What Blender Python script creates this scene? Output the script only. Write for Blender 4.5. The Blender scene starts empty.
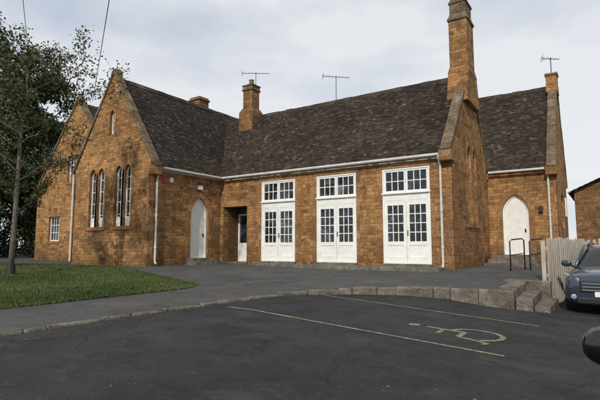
import bpy, bmesh, math, random
import numpy as np
from mathutils import Vector, Matrix, noise as mnoise
random.seed(7); np.random.seed(7)
E=1.5
sc=bpy.context.scene
col=sc.collection
sc.view_settings.view_transform='Standard'; sc.view_settings.look='None'; sc.view_settings.exposure=0

# ------------------------------------------------------------------ materials
def newmat(name,base=(.5,.5,.5),rough=.8,metal=0,spec=None):
    m=bpy.data.materials.new(name); m.use_nodes=True
    b=m.node_tree.nodes['Principled BSDF']
    b.inputs['Base Color'].default_value=(*base,1); b.inputs['Roughness'].default_value=rough
    b.inputs['Metallic'].default_value=metal
    if spec is not None: b.inputs['Specular IOR Level'].default_value=spec
    return m
class N:
    def __init__(s,m): s.t=m.node_tree; s.b=s.t.nodes['Principled BSDF']
    def n(s,ty,**k):
        x=s.t.nodes.new(ty)
        for a,v in k.items(): setattr(x,a,v)
        return x
    def l(s,a,b): s.t.links.new(a,b)
    def noise(s,vec,scale,detail=4,rough=.6):
        x=s.n('ShaderNodeTexNoise'); x.inputs['Scale'].default_value=scale; x.inputs['Detail'].default_value=detail
        x.inputs['Roughness'].default_value=rough; s.l(vec,x.inputs['Vector']); return x.outputs['Fac']
    def ramp(s,fac,stops):
        x=s.n('ShaderNodeValToRGB'); cr=x.color_ramp
        while len(cr.elements)<len(stops): cr.elements.new(.5)
        for e,(p,c) in zip(cr.elements,stops):
            e.position=p; e.color=(*c,1) if isinstance(c,tuple) else (c,c,c,1)
        s.l(fac,x.inputs['Fac']); return x.outputs['Color']
    def mix(s,fac,a,b,mode='MIX'):
        x=s.n('ShaderNodeMix',data_type='RGBA',blend_type=mode)
        for sock,v in ((x.inputs[0],fac),(x.inputs[6],a),(x.inputs[7],b)):
            if hasattr(v,'is_linked'): s.l(v,sock)
            elif isinstance(v,tuple): sock.default_value=(*v,1)
            else: sock.default_value=v
        return x.outputs[2]
    def bump(s,h,strength=.5,dist=.02):
        x=s.n('ShaderNodeBump'); x.inputs['Strength'].default_value=strength; x.inputs['Distance'].default_value=dist
        s.l(h,x.inputs['Height']); s.l(x.outputs[0],s.b.inputs['Normal'])
    def coord(s,w='Object'):
        return s.n('ShaderNodeTexCoord').outputs[w]
    def pos(s): return s.n('ShaderNodeNewGeometry').outputs['Position']
    def scaled(s,vec,sc3):
        x=s.n('ShaderNodeVectorMath',operation='MULTIPLY'); s.l(vec,x.inputs[0]); x.inputs[1].default_value=sc3; return x.outputs[0]

def stone_mat(name,c1,c2,mort,bw=.38,rh=.135,ms=.012,dark=.6,dist=.13):
    m=newmat(name,rough=.92,spec=.2); k=N(m)
    uv=k.coord('UV'); p=k.pos()
    nz=k.n('ShaderNodeTexNoise'); nz.inputs['Scale'].default_value=2.2; nz.inputs['Detail'].default_value=5; k.l(uv,nz.inputs['Vector'])
    sub=k.n('ShaderNodeVectorMath',operation='SUBTRACT'); k.l(nz.outputs['Color'],sub.inputs[0]); sub.inputs[1].default_value=(.5,.5,.5)
    scl=k.n('ShaderNodeVectorMath',operation='SCALE'); k.l(sub.outputs[0],scl.inputs[0]); scl.inputs['Scale'].default_value=dist
    add=k.n('ShaderNodeVectorMath',operation='ADD'); k.l(uv,add.inputs[0]); k.l(scl.outputs[0],add.inputs[1])
    def brick(w,h,off,sq):
        b=k.n('ShaderNodeTexBrick'); b.offset=off; b.squash=sq; b.squash_frequency=3; b.offset_frequency=2
        b.inputs['Scale'].default_value=1; b.inputs['Brick Width'].default_value=w; b.inputs['Row Height'].default_value=h
        b.inputs['Mortar Size'].default_value=ms; b.inputs['Mortar Smooth'].default_value=.6
        b.inputs['Color1'].default_value=(1,1,1,1); b.inputs['Color2'].default_value=(0,0,0,1); b.inputs['Mortar'].default_value=(.5,.5,.5,1)
        k.l(add.outputs[0],b.inputs['Vector']); return b
    b=brick(bw,rh,.43,.55); b2=brick(bw*.61,rh*2,.37,1.4)
    t=k.mix(.3,b.outputs['Color'],b2.outputs['Color'])
    n5=k.noise(add.outputs[0],7,3,.7)
    t=k.mix(.3,t,n5)
    mid=tuple((x+y)/2 for x,y in zip(c1,c2)); hi=tuple(min(1,x*1.3+.02) for x in c1)
    cc=k.ramp(t,[(.14,tuple(x*.8 for x in c2)),(.36,mid),(.58,c1),(.85,hi)])
    c=k.mix(b.outputs['Fac'],cc,mort)
    n1=k.noise(p,.5,6,.65); f1=k.ramp(n1,[(.32,dark),(.66,1.18)])
    c=k.mix(1.0,c,f1,'MULTIPLY')
    n2=k.noise(p,15,7,.75); f2=k.ramp(n2,[(.32,.45),(.68,1.42)])
    c=k.mix(1.0,c,f2,'MULTIPLY')
    n3=k.noise(k.scaled(p,(1.6,1.6,.5)),1.6,7,.7); f3=k.ramp(n3,[(.49,0.0),(.70,.65)])
    c=k.mix(f3,c,(.11,.070,.042))
    n4=k.noise(p,3.1,7,.75); f4=k.ramp(n4,[(.58,0.0),(.72,.5)])
    c=k.mix(f4,c,tuple(min(1,x*1.1+.07) for x in c1))
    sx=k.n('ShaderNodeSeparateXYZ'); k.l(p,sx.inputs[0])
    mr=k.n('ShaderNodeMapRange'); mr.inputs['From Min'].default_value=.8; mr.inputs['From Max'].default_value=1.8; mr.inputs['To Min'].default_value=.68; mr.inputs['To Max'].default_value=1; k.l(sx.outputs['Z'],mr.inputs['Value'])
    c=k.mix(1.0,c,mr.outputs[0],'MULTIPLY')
    k.l(c,k.b.inputs['Base Color'])
    inv=k.n('ShaderNodeMath',operation='MULTIPLY_ADD'); k.l(b.outputs['Fac'],inv.inputs[0]); inv.inputs[1].default_value=-.9; k.l(n2,inv.inputs[2])
    k.bump(inv.outputs[0],1.0,.03)
    return m
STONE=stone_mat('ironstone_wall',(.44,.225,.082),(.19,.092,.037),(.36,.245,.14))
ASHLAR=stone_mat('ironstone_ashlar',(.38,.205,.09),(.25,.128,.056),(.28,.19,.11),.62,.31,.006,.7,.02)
DARKST=stone_mat('ironstone_dark',(.30,.16,.067),(.15,.08,.036),(.22,.145,.08))  # darker-toned ironstone for chimneys, porch walls and outbuilding
def coping_mat():
    m=newmat('coping_stone',rough=.95,spec=.2);k=N(m);p=k.pos()
    c=k.ramp(k.noise(p,2.5,7,.7),[(.3,(.08,.058,.04)),(.5,(.17,.122,.078)),(.7,(.27,.225,.16))])
    d=k.ramp(k.noise(p,16,4,.7),[(.35,.55),(.65,1.2)])
    c=k.mix(1.0,c,d,'MULTIPLY'); k.l(c,k.b.inputs['Base Color']); k.bump(k.noise(p,14,5),.7,.03); return m
COPING=coping_mat()
def kerb_mat():
    m=newmat('kerb_stone',rough=.95,spec=.2);k=N(m);p=k.pos()
    c=k.ramp(k.noise(p,3,7,.7),[(.3,(.085,.075,.06)),(.5,(.17,.15,.12)),(.7,(.30,.275,.225))])
    d=k.ramp(k.noise(p,25,4,.7),[(.35,.6),(.65,1.25)])
    c=k.mix(1.0,c,d,'MULTIPLY'); k.l(c,k.b.inputs['Base Color']); k.bump(k.noise(p,9,7,.7),1.0,.05); return m
KERB=kerb_mat()
def tile_mat():
    m=newmat('roof_tile',rough=.9,spec=.2);k=N(m);p=k.pos()
    a=k.n('ShaderNodeAttribute',attribute_name='tilec')
    c=k.ramp(a.outputs['Fac'],[(0,(.030,.023,.019)),(.5,(.050,.038,.031)),(.86,(.066,.050,.040)),(.96,(.095,.076,.062)),(1,(.13,.11,.09))])
    d=k.ramp(k.noise(p,.6,7,.7),[(.3,.62),(.7,1.45)])
    c=k.mix(1.0,c,d,'MULTIPLY')
    e=k.ramp(k.noise(p,15,6,.75),[(.56,0.0),(.74,.5)])
    c=k.mix(e,c,(.12,.105,.08))
    g=k.ramp(k.noise(k.scaled(p,(1.4,1.4,.6)),1.3,7,.7),[(.54,0.0),(.72,.45)])
    c=k.mix(g,c,(.085,.075,.055)); k.l(c,k.b.inputs['Base Color']); k.bump(k.noise(p,20,4),.5,.01); return m
TILE=tile_mat()
def asphalt(name,lo,hi,patch,tint=(1,1,1)):
    m=newmat(name,rough=.9,spec=.3);k=N(m);p=k.pos()
    T=lambda v:tuple(v*t for t in tint)
    c=k.ramp(k.noise(p,.35,7,.65),[(.3,T(lo)),(.7,T(hi))])
    g=k.ramp(k.noise(p,55,3,.8),[(.32,.4),(.5,1.0),(.68,1.9)])
    c=k.mix(1.0,c,g,'MULTIPLY')
    s=k.ramp(k.noise(p,1.2,8,.78),[(.47,0.0),(.62,patch)])
    c=k.mix(s,c,T(lo*.42))
    s2=k.ramp(k.noise(k.scaled(p,(.7,1.3,1)),.8,8,.8),[(.52,0.0),(.66,patch*1.1)])
    c=k.mix(s2,c,T(hi*1.75))
    mo=k.ramp(k.noise(p,.55,9,.8),[(.59,0.0),(.71,.65)])
    c=k.mix(mo,c,(.028,.033,.012))
    v=k.n('ShaderNodeTexVoronoi',feature='DISTANCE_TO_EDGE'); v.inputs['Scale'].default_value=.35
    nz=k.n('ShaderNodeTexNoise'); nz.inputs['Scale'].default_value=1.2; nz.inputs['Detail'].default_value=6; k.l(p,nz.inputs['Vector'])
    ad=k.n('ShaderNodeVectorMath',operation='ADD'); k.l(p,ad.inputs[0]); k.l(nz.outputs['Color'],ad.inputs[1]); k.l(ad.outputs[0],v.inputs['Vector'])
    cr=k.ramp(v.outputs['Distance'],[(0,.6),(.007,.0)])
    c=k.mix(cr,c,T(lo*.3))
    k.l(c,k.b.inputs['Base Color']); k.bump(k.noise(p,60,3,.8),.9,.012); return m
ASPH=asphalt('asphalt_parking',.025,.042,.55,(1,1,1.02))
ASPH2=asphalt('asphalt_path',.065,.095,.38,(1,.98,.95))
def grass_mat(name,a,b,sc_=1.2):
    m=newmat(name,rough=.9,spec=.2);k=N(m);p=k.pos()
    c=k.ramp(k.noise(p,sc_,6,.7),[(.3,a),(.7,b)]); d=k.ramp(k.noise(p,30,3,.7),[(.3,.6),(.7,1.4)])
    c=k.mix(1.0,c,d,'MULTIPLY'); k.l(c,k.b.inputs['Base Color']); k.bump(k.noise(p,40,3),.7,.03); return m
GRASS=grass_mat('grass_lawn',(.035,.058,.014),(.075,.10,.026))
FIELD=grass_mat('field_grass',(.03,.05,.015),(.06,.085,.028),.1)
def leaf_mat(name,a,b):
    m=newmat(name,rough=.6,spec=.3);k=N(m)
    at=k.n('ShaderNodeAttribute',attribute_name='tilec')
    c=k.ramp(at.outputs['Fac'],[(0,a),(1,b)]); k.l(c,k.b.inputs['Base Color'])
    return m
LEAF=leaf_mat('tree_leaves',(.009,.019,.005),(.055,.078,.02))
LEAF2=leaf_mat('sapling_leaves',(.03,.05,.012),(.10,.10,.03))
BLADE=leaf_mat('grass_blades',(.038,.064,.014),(.098,.125,.034))
BARK=newmat('bark',(.09,.07,.05),.95)
k=N(BARK); k.l(k.ramp(k.noise(k.pos(),12,6),[(.3,(.05,.04,.03)),(.7,(.18,.15,.12))]),k.b.inputs['Base Color'])
def worn(name,base,rough=.5,amt=.2,sc_=4):
    m=newmat(name,base,rough);k=N(m)
    f=k.ramp(k.noise(k.pos(),sc_,6,.7),[(.3,1-amt),(.7,1.05)])
    k.l(k.mix(1.0,base,f,'MULTIPLY'),k.b.inputs['Base Color']); return m
WHITE=worn('white_paint',(.80,.80,.77),.45,.14)
CREAM=worn('cream_paint',(.72,.70,.62),.5,.15)
GUTM=worn('gutter_paint',(.60,.60,.56),.5,.25)
def glass_mat():
    m=newmat('window_glass',(.012,.016,.02),.04,0,.6);k=N(m)
    f=k.ramp(k.noise(k.pos(),2.6,4),[(.45,(.008,.010,.012)),(.60,(.035,.045,.055)),(.70,(.14,.16,.17))])
    k.l(f,k.b.inputs['Base Color']); k.bump(k.noise(k.pos(),3,2),.15,.02); return m
GLASS=glass_mat()
BLACK=newmat('black_metal',(.012,.012,.013),.5)
DARKIN=newmat('dark_interior',(.02,.017,.014),.9)
METAL=newmat('aerial_metal',(.12,.12,.12),.5,.6)
RED=newmat('red_plastic',(.5,.03,.02),.5)
WOOD=newmat('weathered_wood',rough=.9);k=N(WOOD)
k.l(k.ramp(k.noise(k.scaled(k.pos(),(1,1,.15)),14,6,.7),[(.3,(.24,.21,.17)),(.7,(.52,.48,.41))]),k.b.inputs['Base Color'])
PAINTL=newmat('yellowed_line_paint',rough=.85);k=N(PAINTL)
k.l(k.mix(k.ramp(k.noise(k.pos(),11,8,.8),[(.42,0.0),(.60,.9)]),(.30,.27,.15),(.055,.053,.047)),k.b.inputs['Base Color'])

# ------------------------------------------------------------------ mesh helpers
def empty(name,loc=(0,0,0)):
    e=bpy.data.objects.new(name,None); e.location=loc; col.objects.link(e); return e
def boxuv(me):
    uvl=me.uv_layers.new(name='UVMap') if not me.uv_layers else me.uv_layers[0]
    co=[v.co for v in me.vertices]
    for p in me.polygons:
        n=p.normal
        if abs(n.z)>.85:
            for li in p.loop_indices:
                v=co[me.loops[li].vertex_index]; uvl.data[li].uv=(v.x,v.y)
        else:
            t=Vector((-n.y,n.x,0)); 
            if t.length<1e-6: t=Vector((1,0,0))
            t.normalize()
            s=1/max(.3,math.sqrt(max(0,1-n.z*n.z)))
            for li in p.loop_indices:
                v=co[me.loops[li].vertex_index]; uvl.data[li].uv=(v.dot(t),v.z*s)
def obj(name,verts,faces,mat,parent=None,uv=True,smooth=False,tilec=None,mats=None,midx=None):
    me=bpy.data.meshes.new(name); me.from_pydata([tuple(v) for v in verts],[],faces); me.update()
    if mats:
        for m in mats: me.materials.append(m)
        if midx: me.polygons.foreach_set('material_index',midx)
    else: me.materials.append(mat)
    if uv: boxuv(me)
    if tilec is not None:
        a=me.attributes.new('tilec','FLOAT','FACE'); a.data.foreach_set('value',tilec)
    if smooth: me.polygons.foreach_set('use_smooth',[True]*len(me.polygons))
    o=bpy.data.objects.new(name,me); col.objects.link(o)
    if parent: o.parent=parent
    return o
def bevel(o,w=.01,seg=2):
    m=o.modifiers.new('bevel','BEVEL'); m.width=w; m.segments=seg; m.limit_method='ANGLE'; return o
class Acc:
    def __init__(s): s.v=[]; s.f=[]; s.c=[]
    def add(s,vs,fs,c=0.):
        b=len(s.v); s.v+= [tuple(v) for v in vs]; s.f+=[tuple(i+b for i in f) for f in fs]; s.c+=[c]*len(fs)
    def box(s,x0,x1,y0,y1,z0,z1):
        s.add([(x0,y0,z0),(x1,y0,z0),(x1,y1,z0),(x0,y1,z0),(x0,y0,z1),(x1,y0,z1),(x1,y1,z1),(x0,y1,z1)],
              [(0,3,2,1),(4,5,6,7),(0,1,5,4),(1,2,6,5),(2,3,7,6),(3,0,4,7)])
    def frust(s,cx,cy,z0,z1,a0,b0,a1,b1):
        s.add([(cx-a0,cy-b0,z0),(cx+a0,cy-b0,z0),(cx+a0,cy+b0,z0),(cx-a0,cy+b0,z0),(cx-a1,cy-b1,z1),(cx+a1,cy-b1,z1),(cx+a1,cy+b1,z1),(cx-a1,cy+b1,z1)],
              [(0,3,2,1),(4,5,6,7),(0,1,5,4),(1,2,6,5),(2,3,7,6),(3,0,4,7)])
    def obox(s,p0,p1,side,up,w0,w1,h0,h1):
        p0,p1,side,up=map(Vector,(p0,p1,side,up))
        vs=[]
        for p in (p0,p1):
            vs+=[p+side*w0+up*h0,p+side*w1+up*h0,p+side*w1+up*h1,p+side*w0+up*h1]
        s.add(vs,[(0,1,2,3),(7,6,5,4),(0,4,5,1),(1,5,6,2),(2,6,7,3),(3,7,4,0)])
    def tube(s,pts,r,n=8,caps=True):
        pts=[Vector(p) for p in pts]; rs=r if isinstance(r,(list,tuple)) else [r]*len(pts)
        vs=[]; fs=[]
        for i,p in enumerate(pts):
            d=(pts[min(i+1,len(pts)-1)]-pts[max(i-1,0)]).normalized()
            ref=Vector((0,0,1)) if abs(d.z)<.9 else Vector((1,0,0))
            a=d.cross(ref).normalized(); c=d.cross(a)
            for j in range(n):
                t=2*math.pi*j/n; vs.append(p+a*math.cos(t)*rs[i]+c*math.sin(t)*rs[i])
        for i in range(len(pts)-1):
            for j in range(n):
                fs.append((i*n+j,i*n+(j+1)%n,(i+1)*n+(j+1)%n,(i+1)*n+j))
        if caps: fs+=[tuple(range(n))[::-1],tuple((len(pts)-1)*n+j for j in range(n))]
        s.add(vs,fs)
    def obj(s,name,mat,parent=None,smooth=False,tc=False):
        o=obj(name,s.v,s.f,mat,parent,smooth=smooth,tilec=s.c if tc else None)
        bm=bmesh.new(); bm.from_mesh(o.data); bmesh.ops.recalc_face_normals(bm,faces=bm.faces); bm.to_mesh(o.data); bm.free()
        return o

def arch(cx,w,z0,zt,h=None,n=8):
    h=h or w*.75
    R=(w*w/4+h*h)/w; zs=zt-h
    pts=[(cx-w/2,z0),(cx+w/2,z0)]
    cxr=cx+w/2-R; a1=math.acos(max(-1,min(1,(R-w/2)/R)))
    for i in range(n+1):
        a=a1*i/n; pts.append((cxr+R*math.cos(a),zs+R*math.sin(a)))
    for i in range(n-1,-1,-1):
        a=a1*i/n; pts.append((2*cx-(cxr+R*math.cos(a)),zs+R*math.sin(a)))
    return pts
def rect(u0,u1,z0,z1): return [(u0,z0),(u1,z0),(u1,z1),(u0,z1)]
class Face:
    def __init__(s,kind,c,parent): s.k=kind; s.c=c; s.p=parent; s.acc={}
    def P(s,u,z,d): return (u,s.c-d,z) if s.k=='F' else (s.c+d,u,z)
    def shape(s,name,outline,holes,d0,d1,mat):
        cu=bpy.data.curves.new('t','CURVE'); cu.dimensions='2D'; cu.fill_mode='BOTH'; cu.extrude=abs(d1-d0)/2
        for poly in [outline]+holes:
            sp=cu.splines.new('POLY'); sp.points.add(len(poly)-1); sp.use_cyclic_u=True
            for q,(u,z) in zip(sp.points,poly): q.co=(u,z,0,1)
        t=bpy.data.objects.new('t',cu); col.objects.link(t)
        bpy.context.view_layer.update()
        me=bpy.data.meshes.new_from_object(t.evaluated_get(bpy.context.evaluated_depsgraph_get()))
        bpy.data.objects.remove(t)
        dm=(d0+d1)/2
        for v in me.vertices:
            v.co=s.P(v.co.x,v.co.y,v.co.z+dm)
        me.update(); bm=bmesh.new(); bm.from_mesh(me); bmesh.ops.remove_doubles(bm,verts=bm.verts,dist=.0005); bmesh.ops.recalc_face_normals(bm,faces=bm.faces); bm.to_mesh(me); bm.free()
        me.materials.clear(); me.materials.append(mat); me.name=name
        for p in me.polygons: p.use_smooth=False
        boxuv(me)
        o=bpy.data.objects.new(name,me); col.objects.link(o); o.parent=s.p; return o
    def box(s,mat,u0,u1,z0,z1,d0,d1):
        a=s.acc.setdefault(mat.name,(mat,Acc()))[1]
        if s.k=='F': a.box(u0,u1,s.c-d1,s.c-d0,z0,z1)
        else: a.box(s.c+d0,s.c+d1,u0,u1,z0,z1)
    def frame(s,mat,u0,u1,z0,z1,f,d0,d1):
        s.box(mat,u0,u0+f,z0,z1,d0,d1); s.box(mat,u1-f,u1,z0,z1,d0,d1)
        s.box(mat,u0+f,u1-f,z0,z0+f,d0,d1); s.box(mat,u0+f,u1-f,z1-f,z1,d0,d1)
    def bars(s,mat,u0,u1,z0,z1,nc,nr,b,d0,d1):
        for i in range(1,nc):
            u=u0+(u1-u0)*i/nc; s.box(mat,u-b/2,u+b/2,z0,z1,d0,d1)
        for i in range(1,nr):
            z=z0+(z1-z0)*i/nr; s.box(mat,u0,u1,z-b/2,z+b/2,d0,d1-.003)
    def flush(s,tag):
        for nm,(m,a) in s.acc.items(): a.obj(tag+'_'+nm,m,s.p)
        s.acc={}
    def lancet(s,cx,w,z0,zt,tag):
        g=arch(cx,w+.04,z0-.02,zt+.02)
        s.shape(tag+'_glass',g,[],-.20,-.17,GLASS)
        f=.045
        s.shape(tag+'_frame',arch(cx,w+.02,z0-.01,zt+.01),[arch(cx,w-2*f,z0+f,zt-f*1.6)],-.17,-.12,WHITE)
        nr=5
        s.box(WHITE,cx-.014,cx+.014,z0+.02,zt-.1,-.172,-.135)
        for i in range(1,nr):
            z=z0+(zt-z0)*i/nr
            hw=w/2-.02 if z<zt-w*.7 else w/2*.55
            s.box(WHITE,cx-hw,cx+hw,z-.013,z+.013,-.171,-.138)
        s.box(WHITE,cx-w/2+.03,cx+w/2-.03,z0+.03,z0+(zt-z0)*.16,-.168,-.16)
    def surround(s,cx,w,z0,zt,b,tag,mat=None):
        inner=arch(cx,w-.008,z0,zt-.004); outer=arch(cx,w+2*b,z0,zt+b*1.2,h=(w+2*b)*.75)
        ring=[inner[0]]+list(reversed(inner[2:]))+[inner[1]]+[outer[1]]+outer[2:]+[outer[0]]
        s.shape(tag,ring,[],-.06,.022,mat or ASHLAR)

def tiles(name,e0,e1,r0,r1,parent,tw=.155,ch=.105):
    e0,e1,r0,r1=map(Vector,(e0,e1,r0,r1))
    U=(e1-e0); L=U.length; U.normalize(); S=(r0-e0); H=S.length; S.normalize(); n=U.cross(S).normalized()
    if n.z<0: n=-n
    a=Acc(); a.add([e0-n*.03,e1-n*.03,r1-n*.03,r0-n*.03],[(0,1,2,3)],.1)
    rows=int(H/ch); 
    for i in range(rows+1):
        v0=i*ch-.01; v1=min(H,v0+ch*1.25)
        if v0>=H-.03: break
        off=(i%2)*tw/2+random.uniform(-.02,.02)
        x=-max(0,off)
        while x<L:
            w=tw*random.uniform(.88,1.12)
            x0=max(0,x); x1=min(L,x+w-.006); x+=w
            if x1-x0<.02: continue
            q=.03*mnoise.noise(Vector((x*.35,v0*.5,e0.x)))
            l0=.022+random.uniform(0,.017)+q; l1=l0+random.uniform(-.008,.008); j=random.uniform(-.014,.014)
            if random.random()<.01: j-=.03; l0+=.012
            A=e0+U*x0+S*(v0+j)+n*l0; B=e0+U*x1+S*(v0+j)+n*l1; C=e0+U*x1+S*v1+n*(.002+q); D=e0+U*x0+S*v1+n*(.002+q)
            c=random.random()
            a.add([A,B,C,D,A-n*.03,B-n*.03],[(0,1,2,3),(4,5,1,0)],c)
    o=obj(name,a.v,a.f,TILE,parent,tilec=a.c); return o
def ridge(name,p0,p1,side,parent,s=.22):
    p0,p1,side=Vector(p0),Vector(p1),Vector(side); L=(p1-p0).length; d=(p1-p0)/L; a=Acc(); x=0
    while x<L-.05:
        l=min(.42,L-x)-.012; b=p0+d*x; e=p0+d*(x+l); h=random.uniform(-.012,.016)
        z=Vector((0,0,1)); vs=[]
        for q in (b,e):
            vs+=[q+side*s*.62+z*(-s*.75+h),q+side*s*.25+z*(.03+h),q-side*s*.25+z*(.03+h),q-side*s*.62+z*(-s*.75+h)]
        a.add(vs,[(0,1,5,4),(1,2,6,5),(2,3,7,6),(0,3,2,1),(4,5,6,7)],random.random()); x+=.42
    obj(name,a.v,a.f,TILE,parent,tilec=a.c)
def coping(name,lo,ap,hi,wdir,w0,w1,parent,t=.15):
    a=Acc()
    for p,q in ((lo,ap),(hi,ap)):
        p,q=Vector(p),Vector(q); L=(q-p).length; d=(q-p)/L; up=d.cross(Vector(wdir)).normalized()
        if up.z<0: up=-up
        n=max(1,round(L/.6)); 
        for i in range(n):
            b=p+d*(L*i/n+.004); e=p+d*(L*(i+1)/n-.004); j=random.uniform(-.008,.008)
            a.obox(b,e,wdir,up,w0+j,w1+j,0,t+random.uniform(-.012,.012))
    o=a.obj(name,COPING,parent); bevel(o,.015,1); return o

# ------------------------------------------------------------------ terrain
def sm(a,b,x):
    t=max(0,min(1,(x-a)/(b-a))); return t*t*(3-2*t)
def zup(X,Y):
    d=max(0,16.3-Y); z=-.73-.06*min(d,6.3)-.03*max(0,d-6.3)
    zl=-.68-.014*min(max(0,16-Y),12)
    a=sm(9,16,-X)
    a*= .85 if Y<9 else 1
    return E+z*(1-a)+zl*a
def zlow(X,Y):
    z=-1.51+.050*min(8,max(0,-X))-.02*max(0,9-max(Y,-3))*min(1,max(0,-X/7))
    z+=.09*sm(10.5,11.7,Y)*sm(2.2,3.8,-X)
    if X<-1: z=min(z,zup(X,Y)-E-.05)
    return E+z
def axis(lo,hi,st,far):
    a=list(np.arange(lo,hi+.01,st)); s=st*2; x=lo; y=hi
    while x>-far: x-=s; a.insert(0,x); s*=1.7
    s=st*2
    while y<far: y+=s; a.append(y); s*=1.7
    return a
xs=axis(-46,14,.5,2500); ys=axis(-14,30,.5,2500)
def grid(name,xs,ys,zf,mat,off=0):
    v=[(x,y,zf(x,y)+off) for y in ys for x in xs]; n=len(xs)
    f=[(j*n+i,j*n+i+1,(j+1)*n+i+1,(j+1)*n+i) for j in range(len(ys)-1) for i in range(n-1)]
    return obj(name,v,f,mat)
grid('ground',xs,ys,zlow,FIELD)
grid('parking_area',[x for x in xs if -10<=x<=14],[y for y in ys if -14<=y<=24],zlow,ASPH,.006)
KP=[(-8.3,-12),(-8.1,-2),(-7.9,3.5),(-7.6,5.7),(-7.3,7.6),(-7.0,9.0),(-6.6,10.1),(-6.1,10.75),(-5.4,11.2),(-4.6,11.55),(-3.6,11.75),(-2.7,11.85),(-2.0,11.9)]
def resamp(P,st):
    out=[P[0]]
    for a,b in zip(P,P[1:]):
        L=math.dist(a,b); n=max(1,round(L/st))
        for i in range(1,n+1): out.append((a[0]+(b[0]-a[0])*i/n,a[1]+(b[1]-a[1])*i/n))
    return out
near=resamp(KP,.4)+resamp([(-1.98,12.3),(-1.96,13.55),(-1.45,13.8),(-.72,16.7),(4,18.7)],.5)
farA=[(-70,-12),(-70,3),(-70,12),(-60,40),(-30,60),(-5,60),(5,60),(30,60)]
farR=[]; fa=resamp(farA,1.0)
for i in range(len(near)): farR.append(fa[round(i*(len(fa)-1)/(len(near)-1))])
v=[];f=[];M=90
for a,b in zip(near,farR):
    for j in range(M+1):
        t=(j/M)**1.6; x=a[0]+(b[0]-a[0])*t; y=a[1]+(b[1]-a[1])*t; v.append((x,y,zup(x,y)))
for i in range(len(near)-1):
    for j in range(M): f.append((i*(M+1)+j,(i+1)*(M+1)+j,(i+1)*(M+1)+j+1,i*(M+1)+j+1))
o=obj('asphalt_path',v,f,ASPH2)
bm=bmesh.new(); bm.from_mesh(o.data); bmesh.ops.recalc_face_normals(bm,faces=bm.faces)
if sum(fc.normal.z for fc in bm.faces)<0: bmesh.ops.reverse_faces(bm,faces=bm.faces)
bm.to_mesh(o.data); bm.free()
a=Acc()
R=resamp(KP,.05)
cum=[0]
for p,q in zip(R,R[1:]): cum.append(cum[-1]+math.dist(p,q))
def at(s):
    for j in range(len(cum)-1):
        if cum[j+1]>=s: 
            t=(s-cum[j])/(cum[j+1]-cum[j]); return Vector((R[j][0]+(R[j+1][0]-R[j][0])*t,R[j][1]+(R[j+1][1]-R[j][1])*t,0))
    return Vector((*R[-1],0))
s=0
while s<cum[-1]-.1:
    l=random.uniform(.35,1.0); p,q=at(s),at(min(s+l,cum[-1])); d=(q-p); 
    if d.length<.05: break
    d.normalize(); nrm=Vector((-d.y,d.x,0))
    m_=(p+q)/2; big=sm(9.5,11.3,m_.y)*1.0
    w=.12+.20*big; zt=zup(m_.x,m_.y)+.012+.005*big+random.uniform(-.012,.010)
    j=random.uniform(-.02,.02)
    P=Vector((p.x,p.y,0))+nrm*j+d*.006+Vector((0,0,random.uniform(-.008,.008))); Q=Vector((q.x,q.y,0))+nrm*(j+random.uniform(-.015,.015))-d*.006
    a.obox(P,Q,nrm,(0,0,1),-w*.35,w*.65,zlow(m_.x,m_.y)-.2,zt); s+=l
o=a.obj('stone_kerb',KERB); bevel(o,.03,3)
a=Acc()
def stp(x0,x1,ya,yb,za,zb):
    n=3
    for i in range(n):
        t0,t1=i/n,(i+1)/n; A=Vector((x0,ya+(yb-ya)*t0+.004,za+(zb-za)*t0)); Bv=Vector((x0,ya+(yb-ya)*t1-.004,za+(zb-za)*t1))
        a.obox(A,Bv,(1,0,0),(0,0,1),0,x1-x0+random.uniform(-.012,.012),-.9,random.uniform(-.006,.006))
stp(-2.35,-1.93,11.75,13.6,.505,.625); stp(-1.915,-1.56,11.8,13.62,.345,.44); stp(-1.54,-1.2,11.86,13.58,.18,.24)
a.box(-2.45,-1.36,13.63,13.95,-.4,.655)
o=a.obj('stone_steps',KERB); bevel(o,.025,3)

# lawn
def ytop(x):
    P=[(-46,11.9),(-27,11.55),(-18,11.2),(-14,10.6),(-11.0,10.1),(-10.2,9.85),(-9.95,9.5),(-9.85,8.9)]
    for (x0,y0),(x1,y1) in zip(P,P[1:]):
        if x0<=x<=x1: return y0+(y1-y0)*(x-x0)/(x1-x0)
    return 8.9
cols=list(np.arange(-46,-11.5,.7))+list(np.arange(-11.5,-9.84,.1)); v=[];f=[];M=34
def xsh(x,y): return x-(.11*max(0,8.9-y))*sm(-11.6,-9.85,x)
for x in cols:
    for j in range(M+1):
        y=-12+(ytop(x)+12)*j/M; v.append((xsh(x,y),y,zup(x,y)+.02+.012*mnoise.noise(Vector((x*.6,y*.6,0)))))
for i in range(len(cols)-1):
    for j in range(M): f.append((i*(M+1)+j,(i+1)*(M+1)+j,(i+1)*(M+1)+j+1,i*(M+1)+j+1))
obj('lawn',v,f,GRASS)
n=110000; xx=-9.85-np.random.rand(n)**1.5*22; yy=np.random.rand(n)*10+2
tc=[];vs=[];fs=[]
for x,y in zip(xx,yy):
    if y>ytop(x)+.03+random.uniform(-.02,.06): continue
    x=xsh(x,y)+random.uniform(-.03,.03)
    z=zup(x,y)+.015; h=random.uniform(.02,.065); t=random.uniform(0,6.28); w=.012
    lx,ly=random.uniform(-.03,.03),random.uniform(-.03,.03); b=len(vs)
    vs+=[(x-w*math.cos(t),y-w*math.sin(t),z),(x+w*math.cos(t),y+w*math.sin(t),z),(x+lx,y+ly,z+h)]; fs.append((b,b+1,b+2))
    tc.append(min(1,max(0,.5+.8*mnoise.noise(Vector((x*.5,y*.5,3)))+.5*mnoise.noise(Vector((x*2,y*2,3)))+random.uniform(-.25,.25))))
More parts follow.
